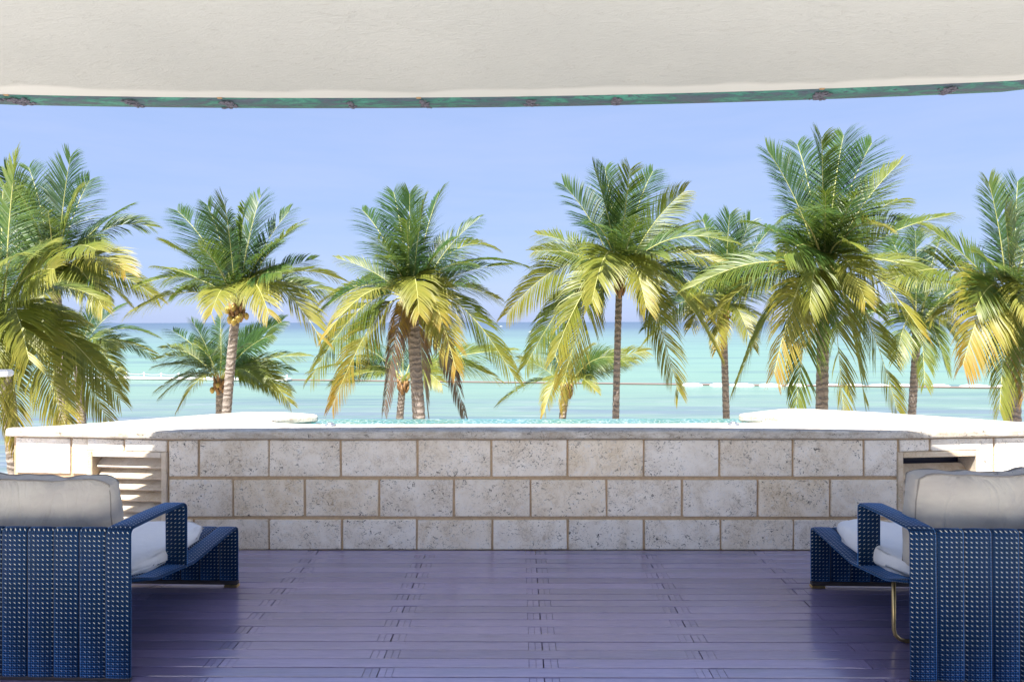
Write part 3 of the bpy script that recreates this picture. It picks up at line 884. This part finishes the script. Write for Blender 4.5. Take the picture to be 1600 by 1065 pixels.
cushion('back_cushion', XCR+0.44, CY+0.175, 0.580, 0.70, 0.14, 0.41, 0.03, 'beige back cushion on the right chair, below the dark vent slot', 'cushion', BEIGE, PIPE, group='beige back cushions on the lounge chairs', seed=4)

# ------------------------------------------------------------------ coconut palms
WIND = Vector((0.07, 0.03, 0.0))
def frond_mesh(P0, P1, P2, ripe, rg, width=1.0, grav=0.3, roll=0.0, twist=0.0, n=118, face=0.0):
    NS_ = 18
    ts = [i/NS_ for i in range(NS_+1)]
    def pos(t): return P0*(1-t)**2+P1*2*t*(1-t)+P2*t*t
    def tan(t): return ((P1-P0)*(1-t)+(P2-P1)*t).normalized()
    L = sum((pos(a)-pos(b)).length for a, b in zip(ts, ts[1:]))
    verts, faces, mats, attr = [], [], [], []
    hor = Vector((P2.x-P0.x, P2.y-P0.y, 0)); hor = hor.normalized() if hor.length > 0.05 else Vector((0, -1, 0))
    Z = Vector((0, 0, 1))
    def frame(t):
        T = tan(t); Nn = Z-hor*0.08-Vector((0, 1, 0))*face*min(1, 2.5*t); Nn = Nn-T*Nn.dot(T); Nn.normalize()
        Nn = Matrix.Rotation(roll+twist*t, 3, T) @ Nn
        return T, Nn, T.cross(Nn).normalized()
    # midrib
    base = 0
    for i, t in enumerate(ts):
        T, Nn, Sd = frame(t); c = pos(t); r = L*(0.0085*(1-t)**1.3+0.0013)
        for (a, b) in ((1, 0), (0, 0.8), (-1, 0), (0, -0.8)):
            verts.append(c+Sd*a*r+Nn*b*r); attr.append(ripe)
        if i:
            o = i*4
            for q in range(4):
                faces.append((o-4+q, o-4+(q+1) % 4, o+(q+1) % 4, o+q)); mats.append(1)
    Lm = 0.30*L*width
    gap0 = rg.uniform(0.10, 0.18)
    torn = [(rg.random(), rg.choice((-1, 1)), rg.uniform(0.01, 0.035)) for _ in range(rg.randint(2, 6))]
    clump = [rg.uniform(-3.5, 3.5) for _ in range(14)]
    for i in range(n):
        t = gap0+(1-gap0)*(i+rg.uniform(-.3, .3))/(n-1); t = min(max(t, 0.05), 1.0)
        T, Nn, Sd = frame(t); c = pos(t)
        pr = math.sin(PI*(0.13+0.80*t))**0.55
        for s in (-1, 1):
            if rg.random() < 0.04 or any(s == b_ and abs(t-a_) < w_ for a_, b_, w_ in torn): continue
            ang = math.radians(68-42*t+rg.uniform(-3, 3)+clump[int(t*6.9)+(7 if s > 0 else 0)]); vv = math.radians(14+rg.uniform(-6, 6)+1.5*clump[int(t*5)+(7 if s < 0 else 0)])
            d = T*math.cos(ang)+(Sd*s*math.cos(vv)+Nn*math.sin(vv))*math.sin(ang)
            l = Lm*pr*rg.uniform(0.90, 1.06); w = 0.0092*L*rg.uniform(0.8, 1.15)*(0.6+0.4*pr)
            Wd = T-d*T.dot(d)
            if Wd.length < 1e-3: Wd = Nn
            Wd.normalize(); Wd = Matrix.Rotation(rg.uniform(-0.22, 0.22)-s*0.25, 3, d) @ Wd
            g = grav*rg.uniform(0.8, 1.25)
            p = c.copy(); o = len(verts)
            rp = ripe+rg.uniform(-0.035, 0.035)-0.05+0.24*t**3
            tipr = 0.14 if rg.random() < 0.3 else 0.05
            k0 = [0.45, 1.0, 0.72]
            for q in range(3):
                verts.append(p+Wd*w*0.5*k0[q]); verts.append(p-Wd*w*0.5*k0[q])
                attr.append(rp+tipr*(q/3)**2); attr.append(rp+tipr*(q/3)**2)
                d = (d-Z*g*(0.35+0.5*q)+WIND*(q*0.5+0.4)).normalized()
                p = p+d*l*(0.34, 0.36, 0.30)[q]
            verts.append(p); attr.append(rp+tipr)
            faces += [(o, o+1, o+3, o+2), (o+2, o+3, o+5, o+4), (o+4, o+5, o+6)]; mats += [0, 0, 0]
    me = bpy.data.meshes.new('frond')
    me.from_pydata([tuple(v) for v in verts], [], faces)
    me.polygons.foreach_set('material_index', mats)
    me.polygons.foreach_set('use_smooth', [True]*len(faces))
    a = me.attributes.new('ripe', 'FLOAT', 'POINT'); a.data.foreach_set('value', [min(1.0, max(0.0, v)) for v in attr])
    return me

GROUND = SEA_Z+0.6
def palm(hub, d, trunk, tw, fronds, L, label, seed, nuts=0, fill=4, spear=True, boot=1.0):
    """hub, trunk foot: photo pixels; tw trunk width in px; fronds: (tip px, tip py, depth sign[, ripe[, lift]])"""
    rg = random.Random(seed)
    h = P(hub[0], hub[1], d)
    foot0 = P(trunk[0], trunk[1], d)
    slope = (foot0-h)/(foot0.z-h.z)
    g = foot0+slope*(GROUND-foot0.z)*0.6; g.z = GROUND-0.1
    t = empty('coconut_palm', (g.x, g.y, GROUND))
    tag(t, label, 'palm tree', 'coconut palms in front of the sea')
    org = Vector((g.x, g.y, GROUND))
    # trunk
    r = tw*0.40/F*d
    bm = bmesh.new()
    ctrl = h+(foot0-h)*1.25
    zlen = h.z-g.z; nseg = int(zlen/0.075); pts, rads = [], []
    for i in range(nseg+1):
        s = i/nseg
        p = h*(1-s)**2+(h*0.45+ctrl*0.55)*2*s*(1-s)*1.0+g*s*s if False else None
        # through hub, foot0, ground
        sz = (h.z-foot0.z)/zlen
        l0 = (s-sz)*(s-1)/(sz*1.0); l1 = s*(s-1)/(sz*(sz-1)); l2 = s*(s-sz)/(1-sz)
        p = h*l0+foot0*l1+g*l2
        rr = r*(1.0+0.10*s+0.35*max(0, (s-0.9)/0.1)**2)*(1+0.035*((i % 2)*2-1)+rg.uniform(-.03, .03))
        if s < 0.03: rr *= 0.9
        pts.append(p-org); rads.append(rr)
    add_tube(bm, pts, rads, 12)
    bm_obj('trunk', bm, BARK, t, True)
    # boot: stubs of old leaf bases and fibre round the top of the trunk
    bm = bmesh.new()
    for i in range(16):
        a = i*2.4; zz = -0.42*(i/16)*boot-0.02
        b0 = h-org+Vector((math.cos(a)*r*0.7, math.sin(a)*r*0.7, zz-0.10)); b1 = h-org+Vector((math.cos(a)*r*1.7, math.sin(a)*r*1.7, zz+0.16*rg.uniform(0.6, 1.3)))
        add_tube(bm, [b0, (b0+b1)/2+Vector((math.cos(a), math.sin(a), 0))*r*0.25, b1], [r*0.50, r*0.42, r*0.16], 6)
    bm_obj('leaf_bases', bm, FIBRE, t, True)
    for i in range(nuts):
        a = rg.uniform(PI, 2*PI) if i % 3 else rg.uniform(0, PI); q = h-org+Vector((math.cos(a)*(r*1.5+0.06), math.sin(a)*(r*1.5+0.06), -0.12-0.10*(i//4)-rg.uniform(0, 0.22)))
        bm = bmesh.new()
        bmesh.ops.create_icosphere(bm, subdivisions=2, radius=0.08*rg.uniform(0.8, 1.1), matrix=Matrix.Translation(q) @ Matrix.Rotation(rg.uniform(-.5, .5), 4, 'X') @ Matrix.Diagonal((0.9, 0.9, 1.2, 1)))
        for v in bm.verts:
            dq = v.co-q
            if dq.z < -0.07: v.co.z -= 0.018
        bm_obj('coconut', bm, COCONUT, t, True)
    def put(tip, ripe, lift, wid, grav, n=112, roll=None, bend=None, face=0.0):
        ch = tip-h; ln = ch.length
        st = h+Vector((ch.x, ch.y, 0)).normalized()*r*0.8+Vector((0, 0, rg.uniform(-0.12, 0.10)))
        out_ = Vector((ch.x, ch.y, 0))
        c = h+ch*0.48+Vector((0, 0, lift*ln))-out_*0.06
        if bend: c += bend
        me = frond_mesh(st-org, c-org, tip-org, ripe, rg, wid, grav, rg.uniform(-.4, .4) if roll is None else roll, rg.uniform(-0.5, 0.5), n, face)
        obj('frond', me, [LEAF, RACHIS if ripe < 0.88 else RACHIS_DEAD], t)
    for fr in fronds:
        px, py, sg = fr[:3]
        flat = P(px, py, d)
        l2 = (flat-h).length
        off = math.sqrt(max(0.02, L*L-l2*l2))*(0.9 if sg else 0)
        off = min(off, 0.85*L)*sg*rg.uniform(0.75, 1.0)
        tip = P(px, py, d+off)
        low = (h.z-tip.z)/L
        ripe = fr[3] if len(fr) > 3 and fr[3] is not None else min(0.66, max(0.08, 0.28+0.34*low+rg.uniform(-.08, .08)))
        lift = fr[4] if len(fr) > 4 else 0.12+0.42*min(1, max(0, low+0.35))
        wid = 1.0 if ripe < 0.88 else 0.75
        grav = 0.13+0.15*min(1, max(0, low+0.5))+rg.uniform(0, 0.09)
        if sg == 0 and abs(low) < 0.6: grav += 0.10
        if ripe >= 0.88: grav = 0.9
        put(tip, ripe, lift, wid, grav, face=rg.uniform(0.5, 1.15) if sg < 0 else rg.uniform(0.6, 1.1) if sg == 0 else rg.uniform(0, 0.4))
    for i in range(fill):            # fronds on the far side and round the crown, partly hidden
        a = rg.choice((0, PI))+rg.uniform(-0.75, 0.75); el = rg.uniform(-0.35, 0.55)
        tip = h+Vector((math.cos(a)*math.cos(el), math.sin(a)*math.cos(el), math.sin(el)))*L*rg.uniform(0.78, 0.92)
        put(tip, rg.uniform(0.15, 0.45), rg.uniform(0.25, 0.4), 1.0, 0.28, 100, face=rg.uniform(0.4, 1.0))
    if spear:
        for i in range(1):
            tip = h+Vector((rg.uniform(-.25, .25), rg.uniform(-.25, .25), 1))*L*rg.uniform(0.5, 0.62)
            put(tip, 0.40, 0.03, 0.45, 0.05, 40)
    return t
B_, F_ = 1, -1
palm((85, 430), 19, (100, 660), 18, [(45, 262, B_), (8, 265, F_), (110, 246, 0), (140, 282, B_), (200, 322, 0), (195, 422, F_, .6), (245, 465, 0, .5), (205, 478, B_), (30, 300, F_),
     (75, 330, F_, .3), (120, 300, F_, .35), (150, 390, F_, .4), (10, 380, 0), (160, 480, F_, .5), (60, 520, F_, .55), (-30, 450, 0)], 3.5,
     'tall palm at the left whose crown rises behind the palm at the left edge', 1, fill=5)
palm((120, 548), 23, (128, 665), 16, [(238, 548, 0, .5), (195, 475, B_), (160, 470, 0), (60, 480, B_), (40, 560, 0), (190, 600, F_, .5), (90, 620, F_, .5), (70, 520, F_)], 2.8,
     'short palm low at the left in front of the white pier end', 2, fill=5)
palm((0, 498), 11.5, (24, 740), 24, [(5, 290, B_, .25), (25, 250, B_, .3), (-60, 330, 0), (85, 420, F_, .45), (135, 505, 0, .5, .35), (186, 622, 0, .46, .42), (168, 655, 0, .50, .5), (105, 672, F_, .60, .35),
     (30, 690, F_, .62, .30), (-20, 700, F_, .6, .3), (70, 385, F_, .36), (45, 560, F_, .5, .4), (150, 560, B_, .5), (-80, 500, 0), (-50, 620, F_, .5), (20, 400, F_, .3), (135, 450, B_, .3)], 2.7,
     'near palm cut by the left picture edge, its trunk showing past the wall end', 3, fill=2)
palm((370, 473), 17, (354, 645), 17, [(278, 330, B_), (325, 322, 0), (350, 312, F_, .15), (382, 320, F_, .15), (407, 306, B_), (452, 330, B_), (463, 352, F_, .3), (264, 382, B_, .35), (247, 416, 0, .4), (202, 488, 0, .5),
     (490, 405, B_), (522, 456, 0, .35), (500, 527, F_, .58, .5), (330, 490, F_, .55, .4), (420, 490, F_, .58, .45), (440, 425, F_, .2), (310, 380, F_, .22), (425, 380, F_, .15), (275, 455, B_), (395, 345, 0, .12)], 3.0,
     'palm with a pale slanting trunk rising from a shorter palm, second from the left pier', 4, nuts=9, fill=3)
palm((344, 590), 22, (343, 660), 14, [(266, 515, B_), (300, 502, 0), (345, 492, B_), (395, 512, B_), (440, 502, 0), (476, 556, 0, .4), (242, 572, 0, .5), (278, 640, F_, .62, .5), (452, 628, F_, .5, .5), (425, 522, F_), (310, 540, F_, .2),
     (380, 540, F_, .2), (250, 620, 0, .4), (410, 600, F_, .35)], 2.6, 'short bushy palm behind the pale slanting trunk', 5, nuts=6, fill=7)
palm((642, 468), 15.5, (655, 660), 24, [(566, 328, B_), (615, 300, B_), (640, 303, 0), (686, 302, B_), (662, 318, F_, .2), (745, 344, 0), (790, 414, 0), (528, 404, 0, .35), (500, 474, B_, .5), (487, 588, 0, .42, .5), (510, 522, F_, .6, .45),
     (520, 632, F_, .68, .45), (635, 345, F_, .16, .1), (590, 372, F_, .16), (700, 380, F_, .14), (730, 410, F_, .2), (782, 470, B_, .5), (804, 590, 0, .45, .5), (655, 490, F_, .56, .5), (712, 575, F_, .64, .55), (600, 400, F_, .2),
     (726, 646, F_, .96, .5), (600, 640, F_, .93, .45), (668, 642, B_, .97, .4), (560, 440, B_), (690, 500, F_, .6, .5)], 3.0,
     'palm with a stout trunk and dry brown hanging fronds, right of the slanting trunk', 6, nuts=8, fill=3)
palm((630, 590), 22, (624, 662), 14, [(488, 578, 0, .5), (560, 555, B_), (530, 600, F_, .5), (600, 540, B_), (660, 535, B_), (720, 560, 0, .35), (776, 592, 0, .52, .35), (690, 600, F_, .5), (800, 548, B_, .4)], 2.7,
     'small thin palm half hidden behind the stout trunk with dry fronds', 7, fill=3)
palm((968, 430), 15.5, (962, 658), 13, [(882, 290, 0), (930, 268, F_, .15), (945, 262, B_), (985, 265, F_, .25), (1020, 268, B_), (1068, 300, 0, .4), (1088, 346, 0, .3), (840, 366, B_, .4), (836, 392, 0, .4), (792, 490, 0, .52, .5),
     (872, 628, F_, .60, .55), (925, 470, F_, .5, .5), (1128, 412, F_, .52, .3), (1112, 500, F_, .55, .45), (1122, 550, B_, .48, .5), (1060, 612, F_, .55, .6), (822, 570, 0, .36, .45), (1000, 340, F_, .2), (930, 350, F_, .14),
     (1030, 400, F_, .3), (1010, 480, F_, .55, .5), (900, 420, B_), (960, 320, 0, .2), (1050, 440, B_), (865, 560, F_, .5, .5)], 3.1,
     'palm with a thin dark straight trunk behind the middle of the pool', 8, fill=3)
palm((885, 600), 22, (878, 662), 14, [(812, 560, 0, .45), (850, 645, F_, .6, .5), (956, 560, B_), (990, 562, 0, .45), (845, 512, B_), (1008, 548, 0, .5), (920, 540, F_, .5), (868, 530, B_), (930, 610, F_, .5)], 2.6,
     'short palm left of the thin dark trunk, its trunk in front of the boom', 9, fill=3)
palm((1130, 490), 18.5, (1135, 662), 13, [(1098, 342, B_), (1140, 336, 0), (1172, 344, 0), (1205, 356, B_), (1235, 398, 0), (1075, 398, B_), (1148, 385, F_, .15), (1185, 420, F_, .15), (1060, 455, 0, .45), (1080, 510, F_, .55, .5), (1120, 545, F_, .6, .5),
     (1200, 500, 0, .5), (1175, 540, F_, .55, .5), (1105, 430, F_, .4)], 3.0, 'slim palm with a pinkish trunk right of the pool centre', 10, fill=4, boot=1.2)
palm((1288, 425), 13.5, (1284, 640), 22, [(1200, 236, 0), (1246, 226, B_), (1284, 216, F_, .15), (1318, 212, B_), (1362, 224, B_), (1405, 255, 0, .35), (1402, 312, B_, .35), (1482, 336, 0, .32), (1172, 346, B_), (1160, 405, B_), (1500, 452, F_, .52, .32),
     (1118, 490, 0, .52, .40), (1148, 606, B_, .40, .5), (1210, 582, F_, .64, .5), (1244, 632, F_, .30, .5), (1318, 640, F_, .52, .5), (1402, 640, F_, .45, .55), (1440, 520, F_, .58, .5), (1378, 350, F_, .5, .3), (1290, 300, F_, .18, .05), (1240, 330, F_, .2),
     (1340, 300, F_, .18), (1265, 480, F_, .4, .5), (1352, 470, F_, .55, .5), (1350, 620, B_, .4, .5), (1225, 400, F_, .25), (1330, 380, F_, .35)], 3.1,
     'largest palm with a full crown above the right pool wing', 11, fill=3)
palm((1435, 500), 18.5, (1425, 645), 14, [(1392, 372, B_), (1430, 362, 0), (1472, 366, B_), (1400, 425, F_), (1530, 420, 0), (1510, 520, 0, .5), (1400, 560, F_, .4), (1445, 600, F_, .35, .5), (1480, 580, F_, .38, .5), (1375, 480, 0), (1465, 440, F_, .3),
     (1540, 470, B_)], 2.9, 'slim palm between the largest palm and the palm at the right edge', 12, fill=3)
palm((1582, 482), 12.5, (1584, 656), 24, [(1545, 285, 0, .2), (1590, 284, B_), (1625, 300, B_), (1452, 358, 0, .32, .1), (1478, 440, B_, .42), (1505, 568, F_, .66, .45), (1455, 500, 0, .5, .35), (1535, 400, F_, .25), (1600, 395, F_, .4), (1562, 640, F_, .42, .5),
     (1600, 620, F_, .72, .5), (1660, 420, 0), (1680, 520, 0), (1640, 600, F_, .6), (1570, 330, F_, .2), (1530, 470, B_), (1620, 500, F_, .55, .5)], 2.6,
     'near palm cut by the right picture edge with orange drooping fronds', 13, fill=3)

# ------------------------------------------------------------------ breakwater, pier, boats
def sea_pt(px, py):
    v = (py-503+(-0.0022)*(px-800)*-1*0)  # pixel below the horizon
    a = P(px, py, 1.0)-EYE
    s = (SEA_Z-1.4)/a.z
    return EYE+a*s
rng = random.Random(21)
segs = []
x = 1032.0
spans = [(1065, 1098), (1109, 1137), (1140, 1178), (1185, 1222), (1226, 1262), (1270, 1313), (1318, 1352), (1357, 1392), (1398, 1425), (1455, 1484), (1500, 1548), (1556, 1592)]
for i, (a, c) in enumerate(spans):
    pa, pc = sea_pt(a, 602+(a-1030)/570*3.0), sea_pt(c, 602+(c-1030)/570*3.0)
    mid_ = (pa+pc)/2; L = (pc-pa).length*0.96; ang = math.atan2(pc.y-pa.y, pc.x-pa.x)
    bm = bmesh.new()
    # a slumped, filled fabric bag lying half awash
    n = 9; rings = []
    for q in range(n+1):
        s = q/n; w = (0.62*math.sin(PI*min(1, 0.06+s*0.9))**0.22); hh = 0.42*math.sin(PI*(0.05+0.9*s))**0.3*rng.uniform(0.86, 1.05)
        rings.append([bm.verts.new(((s-0.5)*L, math.cos(u)*w, -0.12+math.sin(u)*hh+(0.06 if u else 0))) for u in [PI*j/8 for j in range(9)]])
    for r0, r1 in zip(rings, rings[1:]):
        for j in range(8): bm.faces.new((r0[j], r0[j+1], r1[j+1], r1[j]))
    bm.faces.new(rings[0]); bm.faces.new(rings[-1])
    o = bm_obj('breakwater_bag', bm, WHITE, None, True); o.location = mid_; o.rotation_euler = (0, 0, ang)
    where = ('leftmost of the row, by the thin dark boom', 'just left of the slim pinkish trunk', 'just right of the slim pinkish trunk', 'fourth from the left end of the row', 'left of the largest palm trunk', 'behind the largest palm trunk',
             'right of the largest palm trunk', 'sixth from the right end of the row', 'left of the slim trunk near the right edge', 'right of the slim trunk near the right edge', 'second from the right end of the row', 'rightmost of the row, behind the right edge palm')[i]
    tag(o, 'white breakwater bag in the sea, '+where, 'breakwater', 'white bags of the breakwater')
# thin floating boom joining pier and bags
bm = bmesh.new()
pts = [sea_pt(px, 594.5+(px-450)/620*7.0)+Vector((0, 0, 0.10)) for px in range(450, 1600, 12)]
add_tube(bm, pts, 0.13, 6)
tag(bm_obj('floating_boom', bm, mat_simple('boom_rubber', (0.16, 0.11, 0.10), 0.7)), 'thin dark reddish boom floating in a line across the lagoon', 'boom')
# pier at the left: a low white walkway with posts and rope
a, c = sea_pt(135, 591.5), sea_pt(452, 595.5)
ax = (c-a).normalized(); ang = math.atan2(ax.y, ax.x); LP = (c-a).length
pier = empty('pier', a); pier.rotation_euler = (0, 0, ang)
tag(pier, 'low white pier with short posts crossing the water behind the left palms', 'pier')
bm = bmesh.new(); add_box(bm, 0, LP, -0.7, 0.7, 0.10, 0.36, 0.04); bm_obj('walkway', bm, WHITE, pier)
n = 12; tops = []
for i in range(n):
    bm = bmesh.new(); xx = 0.6+(LP-1.2)*i/(n-1); hh = 0.85+rng.uniform(-.06, .1)
    add_box(bm, xx-0.06, xx+0.06, 0.48, 0.60, 0.361, hh, 0.02)
    add_box(bm, xx-0.085, xx+0.085, 0.455, 0.625, hh+0.001, hh+0.08, 0.02)
    bm_obj('post', bm, WHITE, pier); tops.append((xx, hh))
bm = bmesh.new()
for (x0, z0), (x1, z1) in zip(tops, tops[1:]):
    add_tube(bm, [(x0+(x1-x0)*s, 0.54, (z0+(z1-z0)*s)-0.10-0.5*s*(1-s)) for s in (0, .25, .5, .75, 1)], 0.018, 5)
bm_obj('rope', bm, WHITE, pier)
for i in range(n-1):
    bm = bmesh.new(); xx = 0.6+(LP-1.2)*(i+0.5)/(n-1)
    add_tube(bm, [(xx, 0, -0.8), (xx, 0, 0.099)], 0.16, 8); bm_obj('pile', bm, WHITE, pier)
def boat(px, py, L, label, ang=0.3):
    p = sea_pt(px, py)
    t = empty('boat', p); t.rotation_euler = (0, 0, ang); tag(t, label, 'boat', 'small boats off the reef')
    bm = bmesh.new(); rings = []
    for q in range(9):
        s = q/8; w = 0.17*L*(1-s**2.6)+0.01; sh = 0.12*L+0.05*L*s*s
        rings.append([bm.verts.new(((s-0.5)*L, y_*w, z_)) for y_, z_ in ((-1, sh), (-0.85, 0.02*L), (0, -0.05*L), (0.85, 0.02*L), (1, sh))])
    for r0, r1 in zip(rings, rings[1:]):
        for j in range(4): bm.faces.new((r0[j], r0[j+1], r1[j+1], r1[j]))
        bm.faces.new((r0[0], r1[0], r1[4], r0[4]))
    bm.faces.new(rings[0]); bm_obj('hull', bm, WHITE, t)
    bm = bmesh.new(); add_box(bm, -0.15*L, 0.12*L, -0.1*L, 0.1*L, 0.13*L, 0.30*L, 0.02*L); bm_obj('cabin', bm, WHITE, t)
boat(783, 510.5, 6.0, 'tiny white boat near the horizon between the two middle palms', 0.4)
boat(829, 519, 3.0, 'tinier white boat nearer than the one on the horizon, left of the thin dark trunk', -0.5)
